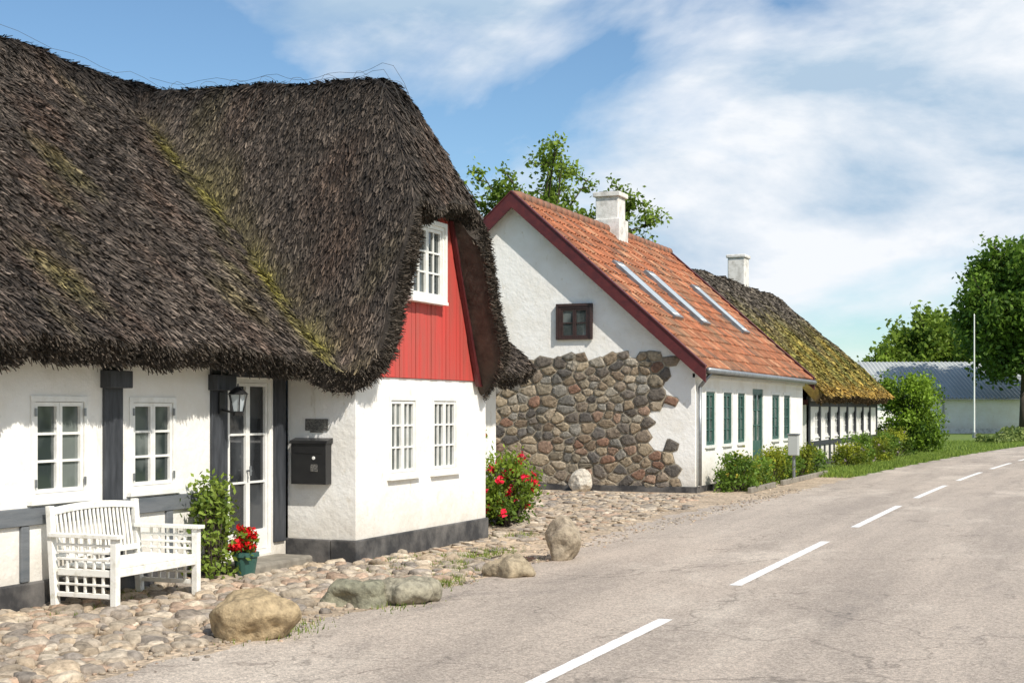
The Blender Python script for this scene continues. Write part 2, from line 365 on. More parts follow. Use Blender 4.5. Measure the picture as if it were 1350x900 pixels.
for a,b,e,f in wo: win(mb,'x',FX,a,b,e,f,2,4,1,.04,fm='green',fw=.04,sill=False)
for a,b,e,f in wo:
    ub(mb,'x',FX,a-.07,a-.003,e-.05,f+.07,-.02,.05,'white'); ub(mb,'x',FX,b+.003,b+.07,e-.05,f+.07,-.02,.05,'white'); ub(mb,'x',FX,a,b,f+.003,f+.07,-.02,.05,'white'); ub(mb,'x',FX,a-.0,b,e-.06,e-.003,-.05,.05,'white')
win(mb,'x',FX,*d2,2,3,1,.06,fm='green',sill=False,lowsolid=.7,fw=.1)
win(mb,'y',SY,-10.50,-9.80,3.18,3.88,2,2,1,-.03,fm='brown',fw=.05,sill=False,trim=True)
mb.obj('windows_and_door',h2)
bpy.ops.mesh.primitive_ico_sphere_add(subdivisions=3); o=bpy.context.object
IV3=np.array([v.co[:] for v in o.data.vertices]); IF3=np.array([p.vertices[:] for p in o.data.polygons]); bpy.data.objects.remove(o)
bpy.ops.mesh.primitive_ico_sphere_add(subdivisions=2); o=bpy.context.object
IV2=np.array([v.co[:] for v in o.data.vertices]); IF2=np.array([p.vertices[:] for p in o.data.polygons]); bpy.data.objects.remove(o)
def stones(items,IV,IF,name,parent,m='stone',boxy=.62,rough=.09):
    vs=[];fs=[];cs=[];o=0
    for (c,sc,rz,rx,ry,col) in items:
        v=np.sign(IV)*np.abs(IV)**boxy; ph=R.uniform(0,6,6)
        v=v*(1+rough*(np.sin(IV[:,0]*3+ph[0])+np.sin(IV[:,1]*4+ph[1])+np.sin(IV[:,2]*3.5+ph[2]))[:,None])
        v=v*np.array(sc); cr,sr=math.cos(rx),math.sin(rx); v=v@np.array([[1,0,0],[0,cr,-sr],[0,sr,cr]]).T
        cr,sr=math.cos(ry),math.sin(ry); v=v@np.array([[cr,0,sr],[0,1,0],[-sr,0,cr]]).T
        cr,sr=math.cos(rz),math.sin(rz); v=v@np.array([[cr,-sr,0],[sr,cr,0],[0,0,1]]).T
        vs.append(v+np.array(c)); fs.append(IF+o); o+=len(IV); cs.append(np.tile(np.array(col),(len(IV),1)))
    return arr_obj(name,np.vstack(vs),np.vstack(fs),np.vstack(cs),M[m],parent,True)
pal=[(.31,.24,.165),(.25,.20,.15),(.17,.145,.12),(.36,.29,.20),(.27,.16,.11),(.14,.125,.11),(.40,.33,.24),(.22,.165,.115),(.25,.23,.195),(.31,.21,.15),(.28,.235,.17),(.20,.185,.16),(.34,.30,.24)]
def clip(poly,p,q):
    mx=(p+q)/2; d=q-p; out=[]
    for i in range(len(poly)):
        a=poly[i]; b=poly[(i+1)%len(poly)]; fa=np.dot(a-mx,d); fb=np.dot(b-mx,d)
        if fa<=0: out.append(a)
        if fa*fb<0: out.append(a+(b-a)*fa/(fa-fb))
    return out
AN=1.35
pts=[]; tries=0
while tries<9000:
    p=np.array([R.uniform(-15.6,-7.5),R.uniform(.0,3.05)*AN]); mind=R.choice([.16,.25,.36,.46],p=[.35,.3,.23,.12]); tries+=1
    if all((np.hypot(*(p-q_))>(mind+md_)/2) for q_,md_ in pts): pts.append((p,mind))
PP=np.array([p for p,_ in pts])
sv=[];sf=[];sc=[];so_=0; mb=MB()
M['mortar']=mat('lime_mortar',(.36,.31,.23),(.20,.17,.13),9,.95,.9,25,(1,1,1),.4,.6)
for p in PP:
    z_=p[1]/AN
    e=-7.93-(.42 if 1.0<z_<1.75 else (-.04 if z_<.55 else .06))+R.uniform(-.06,.06)
    if p[0]>e or z_>2.86 or z_<.03: continue
    poly=[np.array(a,dtype=float) for a in ((-16,0.02),(-7,0.02),(-7,3.0*AN),(-16,3.0*AN))]
    d=np.hypot(*(PP-p).T); 
    for j in np.argsort(d)[1:26]: poly=clip(poly,p,PP[j])
    poly=np.array(poly); poly[:,1]/=AN; c=poly.mean(0)
    poly[:,1]=np.clip(poly[:,1],.1,2.93)
    mb.poly([(a[0],SY-.010-.0004*(so_%7),a[1]) for a in poly],'mortar')
    P=poly; 
    rr=np.hypot(*(P-c).T); P=c+(P-c)*np.clip((rr-.020)/rr,.3,1)[:,None]
    for _ in range(3): P=np.stack([P*.82+np.roll(P,-1,0)*.18,P*.18+np.roll(P,-1,0)*.82],1).reshape(-1,2)
    n_=len(P); dep=R.uniform(.018,.045); tl=R.normal(0,.05,2)
    P=P+R.normal(0,.004,P.shape)
    for k_,(sc_,dd) in enumerate(((1,-.3),(.985,.4),(.93,.75),(.80,.93),(.5,1.))):
        ring=c+(P-c)*sc_; dl=dep*dd+(ring-c)@tl*min(1,dd+.2)+(R.normal(0,.0028,n_) if k_>1 else 0)
        sv.append(np.stack([ring[:,0],SY-.012-dl,ring[:,1]],-1))
        if k_:
            for i in range(n_):
                j=(i+1)%n_; sf.append((so_+(k_-1)*n_+i,so_+(k_-1)*n_+j,so_+k_*n_+j,so_+k_*n_+i))
    sf.append(tuple(so_+4*n_+i for i in range(n_)))
    col=np.array(pal[R.randint(len(pal))])*R.uniform(.8,1.25); sc.append(np.tile(col,(5*n_,1))); so_+=5*n_
o=arr_obj('fieldstones',np.vstack(sv),sf,np.vstack(sc),M['stone'],h2,True); mb.obj('mortar_bed',h2)
def tiles(parent):
    L=math.hypot(TE-TR,ZR-ZE); rows=int(L/.33); rl=L/rows; tw=.23; s0=SY-.22; nt_=int((39.45-s0)/tw)
    vs=[];fs=[];cs=[];o=0; uu=np.linspace(0,1,7)
    for side in (1,-1):
        dirx=np.array([(TE-TR)/L*side,0,-(ZR-ZE)/L]); nr=np.array([(ZR-ZE)/L*side,0,(TE-TR)/L]); org=np.array([TR,0,ZR])
        for r in range(rows):
            for i in range(nt_):
                prof=.032*np.sin(2*math.pi*uu)
                b=org+nr*.02; jit=R.normal(0,.007)
                P=[]
                for (d,off) in ((r*rl-.02,0.),((r+1)*rl+jit,.030+R.uniform(0,.012)),((r+1)*rl+jit,.0)):
                    for k in range(7): P.append(b+dirx*d+nr*(off+prof[k])+np.array([0,s0+(i+uu[k])*tw,0]))
                vs.append(np.array(P))
                for a in range(2):
                    for k in range(6):
                        q=[o+a*7+k,o+a*7+k+1,o+(a+1)*7+k+1,o+(a+1)*7+k]; fs.append(q if side<0 else q[::-1])
                o+=21
                c=np.array([.42,.15,.07])*R.uniform(.6,1.15); u_=R.rand()
                if u_<.16: c=np.array([.24,.12,.075])*R.uniform(.7,1.1)
                elif u_<.26: c=np.array([.48,.24,.13])
                m=max(0,n2(np.array([r*.5]),np.array([i*.35]),1.,2.)[0])*.65+ (r/rows)**3*.2; m=min(m,.8); c=c*(1-m)+np.array([.22,.15,.09])*m
                cs.append(np.tile(c,(21,1)))
    arr_obj('clay_pantile_roof',np.vstack(vs),np.array(fs),np.vstack(cs),M['tile'],parent,False)
tiles(h2)
mb=MB()
for sg in (1,-1):
    xe=TR+sg*(TE-TR-.03)
    mb.hexa([(TR,SY-.2,ZR-.10),(xe,SY-.2,ZE-.08),(xe,39.4,ZE-.08),(TR,39.4,ZR-.10),(TR,SY-.2,ZR-.03),(xe,SY-.2,ZE-.01),(xe,39.4,ZE-.01),(TR,39.4,ZR-.03)],'brown')
for sy in (SY-.27,39.42):
    for sg in (1,-1):
        xe=TR+sg*(TE-TR+.06); ze=ZE-.05
        mb.hexa([(TR,sy,ZR-.24),(xe,sy,ze-.22),(xe,sy+.05,ze-.22),(TR,sy+.05,ZR-.24),(TR,sy,ZR+.09),(xe,sy,ze+.10),(xe,sy+.05,ze+.10),(TR,sy+.05,ZR+.09)],'dred')
        mb.hexa([(TR,sy-.02,ZR+.09),(xe,sy-.02,ze+.10),(xe,sy+.12,ze+.10),(TR,sy+.12,ZR+.09),(TR,sy-.02,ZR+.12),(xe,sy-.02,ze+.13),(xe,sy+.12,ze+.13),(TR,sy+.12,ZR+.12)],'dred')
mb.obj('bargeboards',h2)
mb=MB(); y=SY-.15
M['ridget']=mat('ridge_tile',(.33,.13,.07),(.20,.12,.08),5,.8,.3,20)
while y<39.3:
    mb.cyl((TR,y,ZR+.02),(TR,y+.40,ZR+.035),.11,.13,'ridget',10); y+=.38
mb.obj('ridge_tiles',h2,0,True)
mb=MB()
def rp(t,s,off=0):
    n=Vector((sl,0,1)).normalized(); return Vector((t,s,ZR-(t-TR)*sl))+n*off
for sc_ in (30.15,32.55,36.7):
    t0,t1=-10.05,-8.6; w=.34
    def q(a,b,c,d,o0,o1,m): mb.hexa([rp(a,c,o0),rp(b,c,o0),rp(b,d,o0),rp(a,d,o0),rp(a,c,o1),rp(b,c,o1),rp(b,d,o1),rp(a,d,o1)],m)
    q(t0,t1,sc_-w,sc_-w+.05,.0,.13,'zinc'); q(t0,t1,sc_+w-.05,sc_+w,.0,.13,'zinc')
    q(t0,t0+.06,sc_-w+.05,sc_+w-.05,.0,.128,'zinc'); q(t1-.06,t1,sc_-w+.05,sc_+w-.05,.0,.128,'zinc')
    q(t0+.06,t1-.06,sc_-w+.05,sc_+w-.05,.05,.12,'white')
    q(t0+.12,t1-.12,sc_-w+.11,sc_+w-.11,.10,.124,'pane')
mb.obj('skylights',h2)
mb=MB(); cy=34.2
mb.box(TR-.30,TR+.30,cy-.30,cy+.30,5.5,7.12,'chim'); mb.box(TR-.36,TR+.36,cy-.36,cy+.36,5.5,6.55,'chim'); mb.box(TR-.36,TR+.36,cy-.36,cy+.36,7.12,7.24,'chim'); mb.box(TR-.24,TR+.24,cy-.24,cy+.24,7.24,7.27,'black')
mb.obj('chimney',h2,.02)
mb=MB()
gx=TE+.07
mb.cyl((gx,SY-.1,ZE-.02),(gx,39.4,ZE-.06),.06,.06,'zinc',10)
mb.cyl((gx,SY+.25,ZE-.03),(FX+.07,SY+.12,ZE-.35),.04,.04,'zinc'); mb.cyl((FX+.07,SY+.12,ZE-.34),(FX+.07,SY+.12,.15),.04,.04,'zinc')
mb.obj('gutter_and_downpipe',h2,0,True)

# ================= THIRD HOUSE =================
h3=empty('mossy_thatched_house',(-7.9,41.6,0))
def H3(t,s):
    main=6.3-.95*np.sqrt((t+11.6)**2+.35**2)+.1*np.exp(-((t+11.6)/.5)**2)
    hip=smin(5.3+1.5*(s-41.0),4.4+1.3*(56.0-s),.3)
    return smin(main,hip,.35)+.05*lump(t,s,.9)+.03*lump(t,s,3)
def C3(t,s,z):
    c=np.tile(np.array([.11,.092,.072]),(len(t),1)); n=n2(t,s,.9,.3)
    m=np.clip((5.3-z)/1.6+.45*n+.2*n2(t,s,4.,.7),0,1)[:,None]; moss=np.array([.30,.225,.04]); g=np.array([.15,.155,.03]); f=np.clip(.55+n2(t,s,2.,1.),0,1)[:,None]
    mc=moss*f+g*(1-f); c=c*(1-m*.85)+mc*m*.85
    b=np.exp(-((z-2.3)/.3)**2)[:,None]*.6; c=c*(1-b)+np.array([.34,.19,.04])*b
    return c
thatch('thatch_roof',H3,-11.6,lambda s:-7.3+.04*np.sin(s*2),-15.9,41.0,56.0,.15,44,.33,C3,h3,80000,.028,(.10,.28),.035,(.15,.10,.05),9000)
mb=MB(); X3=-7.85
w3=[(42.75+i*1.72,43.5+i*1.72,.88,1.7) for i in range(7)]
wall(mb,'x',X3,41.6,55.4,0,2.2,w3)
for y in (41.6,55.4): mb.poly([(X3,y,0),(X3,y,1.9),(-15.3,y,1.9),(-15.3,y,0)],'wall')
mb.poly([(X3,41.6,1.9),(-11.6,41.6,5.0),(-15.3,41.6,1.9)],'dred'); mb.poly([(X3,55.4,1.9),(-11.0,55.4,4.3),(-12.2,55.4,4.3),(-15.3,55.4,1.9)],'dred')
mb.poly([(-15.3,41.6,0),(-15.3,55.4,0),(-15.3,55.4,2),(-15.3,41.6,2)],'wall')
mb.obj('walls',h3)
mb=MB()
for a,b,e,f in w3: win(mb,'x',X3,a,b,e,f,2,3,1,.04,fw=.05)
mb.obj('windows',h3)
mb=MB()
for i in range(9):
    y=41.6+i*1.72; mb.box(X3-.05,X3+.04,y,y+.2,.0,2.1,'timber')
    if i<8: 
        mb.box(X3-.05,X3+.034,y+.202,y+1.718,.62,.76,'timber'); mb.box(X3-.05,X3+.036,y+.85,y+1.0,.0,.618,'timber'); mb.box(X3-.05,X3+.03,y+.202,y+1.718,1.80,1.95,'timber')
for x in (-8.9,-10.1): mb.box(x,x+.16,41.57,41.7,0,1.9,'brown')
mb.box(-15,X3,41.56,41.7,1.85,2.0,'dred'); mb.box(X3-.3,X3+.045,41.58,55.4,-.05,.15,'plinth')
mb.obj('timber_frame',h3)
mb=MB(); mb.box(-11.9,-11.3,48.2,48.9,5.6,7.0,'chim'); mb.box(-11.95,-11.25,48.15,48.95,7.0,7.12,'chim'); mb.obj('chimney',h3,.03)

# ================= BARN =================
bn=empty('white_barn',(*V(45,106),0)); bn.rotation_euler=(0,0,math.radians(22.6)); bn['rot']=1
mb=MB()
mb.box(-20,30,-5,9,0,2.45,'wall')
rz,re=5.35,2.5
n=170; 
for i in range(n):
    x0=-20.5+i*.3; x1=x0+.15; x2=x0+.3
    mb.poly([(x0,-5.5,re),(x1,-5.5,re+.07),(x1,2,rz+.07),(x0,2,rz)],'sheet'); mb.poly([(x1,-5.5,re+.07),(x2,-5.5,re),(x2,2,rz),(x1,2,rz+.07)],'sheet')
mb.poly([(-20.5,9.5,re),(30.5,9.5,re),(30.5,2,rz),(-20.5,2,rz)],'sheet')
mb.poly([(-20,-5,2.4),(-20,2,rz-.1),(-20,9,2.4)],'wall'); mb.poly([(30,-5,2.4),(30,2,rz-.1),(30,9,2.4)],'wall')
mb.box(-20,30,-5.06,-5.002,0,.35,'chim')
mb.beam((-20.5,-5.56,re-.03),(30.5,-5.56,re-.03),.1,.1,'zinc')
for x in (-14,-6,2,10): mb.box(x,x+.1,-5.12,-5.003,.36,2.4,'zinc')
mb.obj('walls_and_roof',bn)

# ================= GROUND =================
def curve(s): return np.where(s>24,.0013*(s-24)**2,0)
def gmat():
    m,nt,b=newmat('grass'); f=ramp(nt,noise(nt,.6,8,.65),.35,.65); c=mixc(nt,f,(.11,.19,.03),(.21,.26,.05))
    g=ramp(nt,noise(nt,14,5,.6),.4,.7); c=mixc(nt,g,c,(.08,.13,.02)); nt.links.new(c,b.inputs['Base Color']); b.inputs['Roughness'].default_value=.95
    bump(nt,b,noise(nt,25,6),.8,.05); return m
def gravel():
    m,nt,b=newmat('gravel'); v=N(nt,'ShaderNodeTexVoronoi'); v.inputs['Scale'].default_value=24; tc=N(nt,'ShaderNodeTexCoord'); nt.links.new(tc.outputs['Object'],v.inputs[0])
    c=mixc(nt,ramp(nt,noise(nt,1.2,7,.6),.35,.65),(.52,.42,.31),(.36,.285,.205)) 
    sep=N(nt,'ShaderNodeSeparateColor'); nt.links.new(v.outputs['Color'],sep.inputs[0])
    c=mixc(nt,1.,c,ramp(nt,sep.outputs[0],0,1,(.6,.6,.6),(1.35,1.3,1.25)),'MULTIPLY')
    c=mixc(nt,ramp(nt,noise(nt,2.6,6,.7),.62,.74),c,(.19,.18,.06))
    nt.links.new(c,b.inputs['Base Color']); b.inputs['Roughness'].default_value=.95; bump(nt,b,v.outputs['Distance'],.8,.02); return m
def asphalt():
    m,nt,b=newmat('worn_asphalt')
    c=mixc(nt,ramp(nt,noise(nt,1.1,6,.62,(1.,.12,1)),.40,.62),(.53,.455,.385),(.40,.345,.295))
    c=mixc(nt,ramp(nt,noise(nt,.45,7,.68,(1.,.5,1)),.53,.66),c,(.62,.545,.465))
    c=mixc(nt,ramp(nt,noise(nt,.8,8,.7,(1.1,.35,1),.6),.58,.70),c,(.32,.28,.245))
    tc=N(nt,'ShaderNodeTexCoord'); v=N(nt,'ShaderNodeTexVoronoi'); v.inputs['Scale'].default_value=75; nt.links.new(tc.outputs['Object'],v.inputs[0])
    sep=N(nt,'ShaderNodeSeparateColor'); nt.links.new(v.outputs['Color'],sep.inputs[0])
    c=mixc(nt,1.,c,ramp(nt,sep.outputs[0],0,1,(.68,.68,.68),(1.28,1.26,1.24)),'MULTIPLY')
    sp=ramp(nt,noise(nt,110,3,.75),.3,.72,(.65,.65,.65),(1.32,1.31,1.29)); c=mixc(nt,1.,c,sp,'MULTIPLY')
    sp=ramp(nt,noise(nt,14,5,.7),.3,.72,(.84,.84,.84),(1.1,1.1,1.1)); c=mixc(nt,1.,c,sp,'MULTIPLY')
    # hairline cracks
    v2=N(nt,'ShaderNodeTexVoronoi'); v2.feature='DISTANCE_TO_EDGE'; v2.inputs['Scale'].default_value=.42
    ns=N(nt,'ShaderNodeTexNoise'); ns.inputs['Scale'].default_value=2.2; ns.inputs['Detail'].default_value=7; nt.links.new(tc.outputs['Object'],ns.inputs[0])
    mv=N(nt,'ShaderNodeVectorMath',operation='MULTIPLY_ADD'); nt.links.new(ns.outputs['Color'],mv.inputs[0]); mv.inputs[1].default_value=(1.1,1.1,0); nt.links.new(tc.outputs['Object'],mv.inputs[2]); nt.links.new(mv.outputs[0],v2.inputs[0])
    cr=ramp(nt,v2.outputs['Distance'],.002,.006,(.62,.62,.62),(1,1,1)); c=mixc(nt,1.,c,cr,'MULTIPLY')
    nt.links.new(c,b.inputs['Base Color']); b.inputs['Roughness'].default_value=.85; b.inputs['Specular IOR Level'].default_value=.3
    bump(nt,b,noise(nt,90,4,.7),.7,.012); return m
mb=MB(); M['g']=gmat(); M['gr']=gravel(); M['as']=asphalt()
M['mark']=mat('road_paint',(.88,.87,.84),(.58,.52,.46),30,.6,.3,80,(1,1,1),.50,.70)
mb.poly([(-700,-300,0),(700,-300,0),(700,1200,0),(-700,1200,0)],'g'); mb.obj('grass_ground')
def strip(name,ss,l,r,z,m):
    vs=[];fs=[]
    for i,s in enumerate(ss): vs+=[(l[i],s,z),(r[i],s,z)]
    for i in range(len(ss)-1): fs.append((2*i,2*i+1,2*i+3,2*i+2))
    me=bpy.data.meshes.new(name); me.from_pydata(vs,[],fs); me.materials.append(M[m]); me.update(); o=bpy.data.objects.new(name,me); link(o); return o
ss=np.arange(-20,36.5,.25); strip('gravel_forecourt',ss,np.full(len(ss),-9.2)-np.where(ss>19.6,5,0),-5.4+0*ss+.0*ss,.004,'gr')
ss=np.concatenate([np.arange(-40,60,.1),np.arange(60,400,2)])
jag=.07*np.sin(ss*3.1)+.05*np.sin(ss*7.7+1)+R.normal(0,.022,len(ss))
strip('asphalt_road',ss,-5.75+curve(ss)+jag-np.where((ss>15.5)&(ss<27),.55*np.sin(np.clip((ss-15.5)/11.5,0,1)*math.pi)**.7,0),.55+curve(ss)+.03*np.sin(ss*2),.008,'as')
mb=MB()
for k in range(-3,22):
    e=10.95+7.25*k; a=e-4.9; seg=np.linspace(a,e,30)
    for p,q_ in zip(seg,seg[1:]):
        cp_,cq=float(curve(p)),float(curve(q_)); j=[.003*math.sin(x_*23)+.002*math.sin(x_*57) for x_ in (p,q_)]
        mb.poly([(-3.27+cp_+j[0],p,.012),(-3.15+cp_-j[0]*.7,p,.012),(-3.15+cq-j[1]*.7,q_,.012),(-3.27+cq+j[1],q_,.012)],'mark')
mb.obj('road_centre_line')
cp=[(.50,.395,.28),(.42,.345,.26),(.54,.45,.34),(.37,.31,.25),(.50,.36,.26),(.58,.49,.38),(.33,.285,.24),(.44,.37,.29)]
items=[]
y=4.5
while y<27.3:
    near=y<14.6; stp=.125 if near else .15
    x=-8.30 if y<13.45 or y>17.1 else -7.45
    if y>19.6: x=-10.5
    lim=-5.92 if y<14.5 else (-6.5 if y<24 else -7.0)
    while x<lim+R.uniform(-.15,.1):
        pr=.97 if near else (.5 if y<25.5 else .9)
        if R.rand()<pr:
            if not(near and -8.36<x<-7.9 and 12.1<y<13.35):
                r=R.choice([.04,.06,.08,.1],p=[.3,.35,.25,.1])*R.uniform(.9,1.15); hz=R.uniform(.3,.6)*r*(1. if near else .5)+.004
                items.append(((x+R.uniform(-.04,.04),y+R.uniform(-.045,.045),.004+hz*.1),(r*R.uniform(.8,1.3),r*R.uniform(.75,1.2),hz),R.uniform(0,3),R.normal(0,.13),R.normal(0,.13),np.array(cp[R.randint(len(cp))])*R.uniform(.7,1.15)))
        x+=stp*R.uniform(.8,1.15)
    y+=stp*.9
stones(items,IV2,IF2,'cobblestones',None,boxy=.68,rough=.10)
# loose pebbles that blur the asphalt edge
items=[]
for i in range(900):
    y=R.uniform(6,30); x=-5.80-R.exponential(.12)+R.normal(0,.12); r=R.uniform(.008,.024)
    items.append(((x,y,.010),(r,r*R.uniform(.7,1),r*.6),R.uniform(0,3),0,0,np.array(cp[R.randint(len(cp))])*R.uniform(.7,1.15)))
stones(items,IV2,IF2,'pebbles',None,boxy=.75,rough=.1)
def boulder(c,sc,rz,rx,col,bx=.75,rg=.13):
    o=stones([(c,sc,rz,rx,0,col)],IV3,IF3,'boulder',None,boxy=bx,rough=rg)
    s=o.modifiers.new('s','SUBSURF'); s.levels=2; s.render_levels=2
    t=bpy.data.textures.new('rock','VORONOI'); t.noise_scale=.22
    d=o.modifiers.new('d','DISPLACE'); d.texture=t; d.strength=.11; d.mid_level=.4; d.texture_coords='GLOBAL'
    t=bpy.data.textures.new('grain','CLOUDS'); t.noise_scale=.06; t.noise_depth=3
    d=o.modifiers.new('d2','DISPLACE'); d.texture=t; d.strength=.025; d.texture_coords='GLOBAL'; return o
boulder((-5.8,8.98,.12),(.31,.26,.19),.5,.1,(.42,.32,.19))
boulder((-5.95,10.78,.07),(.26,.22,.12),.2,.15,(.25,.24,.17),.6); boulder((-5.62,11.1,.08),(.24,.28,.12),.8,-.15,(.34,.31,.23),.6)
boulder((-5.55,13.25,.08),(.21,.2,.13),.8,0,(.38,.31,.21)); boulder((-5.58,14.9,.18),(.17,.19,.27),.3,.16,(.40,.33,.24),.75,.08)
boulder((-9.9,27.55,.2),(.26,.16,.22),0,0,(.66,.60,.50),.9,.05)
mb=MB(); mb.box(-6.3,-5.85,14.45,14.75,.0,.03,'grate')
for i in range(8): mb.box(-6.28+i*.055,-6.25+i*.055,14.47,14.73,.03,.045,'grate')
mb.obj('drain_grate')

# ================= VEGETATION =================
def leafmesh(name,P,size,cols,m,parent=None,nrm=None):
    k=len(P); a=R.normal(size=(k,3)); a/=np.linalg.norm(a,axis=1)[:,None]; b=R.normal(size=(k,3)); b=np.cross(a,b); b/=np.linalg.norm(b,axis=1)[:,None]
    s=(size*R.uniform(.6,1.4,k))[:,None]; 
    v=np.stack([P-a*s*.5,P+b*s*.28,P+a*s*.5,P-b*s*.28],1).reshape(-1,3); q=np.arange(k)*4; f=np.stack([q,q+1,q+2,q+3],-1)
    return arr_obj(name,v,f,np.repeat(cols,4,axis=0),m,parent)
GA=np.array([.05,.105,.014]); GB=np.array([.27,.38,.045])
def tree(name,x,y,th,ctr,rad,nl,ns,leaf,per,ga=GA,gb=GB,tr=.2,sig=.22,spike=1.0):
    e=empty(name,(x,y,0)); mb=MB(); top=Vector((x,y,th)); mb.cyl((x,y,0),top,tr,tr*.7,'bark',10)
    C=Vector((x+ctr[0],y+ctr[1],ctr[2])); pts=[];cs=[]
    mb.cyl(top,C,tr*.7,tr*.3,'bark',7)
    for i in range(nl):
        z=R.uniform(-.75,1.0); ph=R.uniform(0,2*math.pi); q=math.sqrt(max(0,1-z*z)); rr=R.uniform(.75,1.0)*(1+(spike-1)*R.rand())
        T=C+Vector((q*math.cos(ph)*rad[0],q*math.sin(ph)*rad[1],z*rad[2]))*rr
        S=top.lerp(C,R.uniform(.2,1)); mid=S.lerp(T,.5)+Vector((0,0,-.06*(T-S).length))
        mb.cyl(S,mid,tr*.28,tr*.16,'bark',5,False); mb.cyl(mid,T,tr*.16,.012,'bark',4,False)
        sh=R.uniform(.25,1.)
        for j in range(ns):
            f=R.uniform(.3,1); A=(S.lerp(mid,f*2) if f<.5 else mid.lerp(T,f*2-1)); d=Vector(R.normal(size=3)); d.normalize(); d=(d+(T-S).normalized()*.6+Vector((0,0,.3))).normalized()
            B=A+d*R.uniform(.12,.30)*max(rad)*.8
            mb.cyl(A,B,.03*tr/.2,.006,'bark',3,False)
            a=np.array(A);b=np.array(B); u=R.uniform(.1,1.05,per)[:,None]; p=a+(b-a)*u+R.normal(0,sig,(per,3)); pts.append(p)
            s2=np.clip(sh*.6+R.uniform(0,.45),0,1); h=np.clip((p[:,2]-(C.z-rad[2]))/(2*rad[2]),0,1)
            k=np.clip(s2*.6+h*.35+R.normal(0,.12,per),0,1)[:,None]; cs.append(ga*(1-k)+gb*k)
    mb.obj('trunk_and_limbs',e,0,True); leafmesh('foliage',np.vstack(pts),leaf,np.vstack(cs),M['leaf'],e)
def bush(name,x,y,rx,ry,h,nc,per,leaf,ga=GA,gb=GB,sig=.1,flowers=0,fc=(.6,.02,.02),fs=.07,z0=0,parent=None):
    e=empty(name,(x,y,0)); mb=MB(); pts=[];cs=[]
    for i in range(nc):
        z=R.uniform(.1,1)*h+z0; w=math.sqrt(max(.1,1-((z-z0)/h-.4)**2*1.6)); ph=R.uniform(0,6.28); r=R.uniform(.3,1)
        c=np.array([x+rx*w*r*math.cos(ph),y+ry*w*r*math.sin(ph),z]); mb.cyl((x+.2*(c[0]-x),y+.2*(c[1]-y),0),tuple(c),.012,.005,'bark',4,False)
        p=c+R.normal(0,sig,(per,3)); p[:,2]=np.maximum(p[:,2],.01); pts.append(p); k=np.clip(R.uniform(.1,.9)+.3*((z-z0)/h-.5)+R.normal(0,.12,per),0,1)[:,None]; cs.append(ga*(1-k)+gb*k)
    mb.obj('stems',e); leafmesh('foliage',np.vstack(pts),leaf,np.vstack(cs),M['leaf'],e)
    if flowers:
        fp=[];fcx=[]
        P=np.vstack(pts); 
        for i in range(flowers):
            c=P[R.randint(len(P))]+np.array([sig*.7,-sig*.7,.02]); fp.append(c+R.normal(0,fs*.3,(22,3))); fcx.append(np.tile(np.array(fc)*R.uniform(.6,1.2),(22,1)))
        leafmesh('blossoms',np.vstack(fp),fs*.8,np.vstack(fcx),M['petal'],e)
x,y=V(.85,43); tree('deciduous_tree',x,y,3.5,(0,0,7.1),(3.5,3.5,2.5),66,9,.15,62,tr=.22,sig=.13,spike=1.34)
x,y=V(35.8,98); tree('large_oak_tree',x,y,3,(0,0,8.3),(4.9,4.9,5.0),85,10,.38,85,ga=np.array([.04,.09,.014]),gb=np.array([.19,.31,.04]),tr=.4,sig=.42)
x,y=V(38,128); tree('oak_tree',x,y,3,(0,0,6.6),(4.4,4.4,4.0),55,8,.5,65,tr=.4,sig=.5)
x,y=V(34,126); tree('oak_tree',x,y,2,(0,0,5.0),(2.6,2.6,2.6),26,7,.45,45,tr=.3,sig=.4)
x,y=V(41.5,122); tree('oak_tree',x,y,3,(0,0,6.0),(2.6,2.6,3.4),30,7,.45,50,tr=.3,sig=.4)
bush('large_shrub',*V(16.0,56.5),1.35,1.35,2.95,95,190,.13,gb=np.array([.29,.44,.04]),sig=.2)
for (tx,sy,rx,h_,kind) in ((-6.95,28.75,.42,.74,0),(-6.95,29.6,.42,.66,1),(-7.0,30.7,.42,.60,0),(-6.95,32.2,.45,.70,1),(-6.95,33.9,.4,.62,0),(-6.9,35.2,.5,.75,1),(-6.85,36.4,.45,.62,0),(-6.7,42.3,.5,.6,1),(-6.8,44.,.5,.9,0),(-6.6,46.2,.6,.7,1),(-6.7,48.8,.6,.9,0),(-6.6,51.5,.7,1.,1)):
    gb=np.array([.42,.45,.04]) if kind else np.array([.24,.38,.05])
    bush('garden_shrub',tx,sy,rx,rx*1.1,h_,28,80,.07,gb=gb,sig=.085,flowers=6 if sy>40 or kind==0 else 3,fc=(.55,.45,.5) if sy>40 else (.7,.6,.08),fs=.05)
bush('rose_bush',-7.95,18.9,.40,.55,1.0,54,85,.065,sig=.085,flowers=34,fc=(.78,.02,.06),fs=.085)
bush('rose_bush',-8.2,18.3,.12,.2,1.45,16,40,.06,sig=.06,flowers=5,fc=(.78,.02,.06),fs=.07)
bush('climbing_rose',-8.12,11.75,.15,.30,.98,36,46,.06,sig=.065,flowers=3,fc=(.75,.55,.3),fs=.06,gb=np.array([.32,.42,.07]))
bush('potted_geranium',-7.95,12.08,.14,.17,.22,16,30,.05,sig=.035,flowers=17,fc=(.8,.015,.02),fs=.065,z0=.24)
mb=MB(); mb.cyl((-7.95,12.08,0.02),(-7.95,12.08,.25),.09,.13,'green',14); mb.cyl((-7.95,12.08,.22),(-7.95,12.08,.262),.14,.14,'green',14); mb.obj('flower_pot')
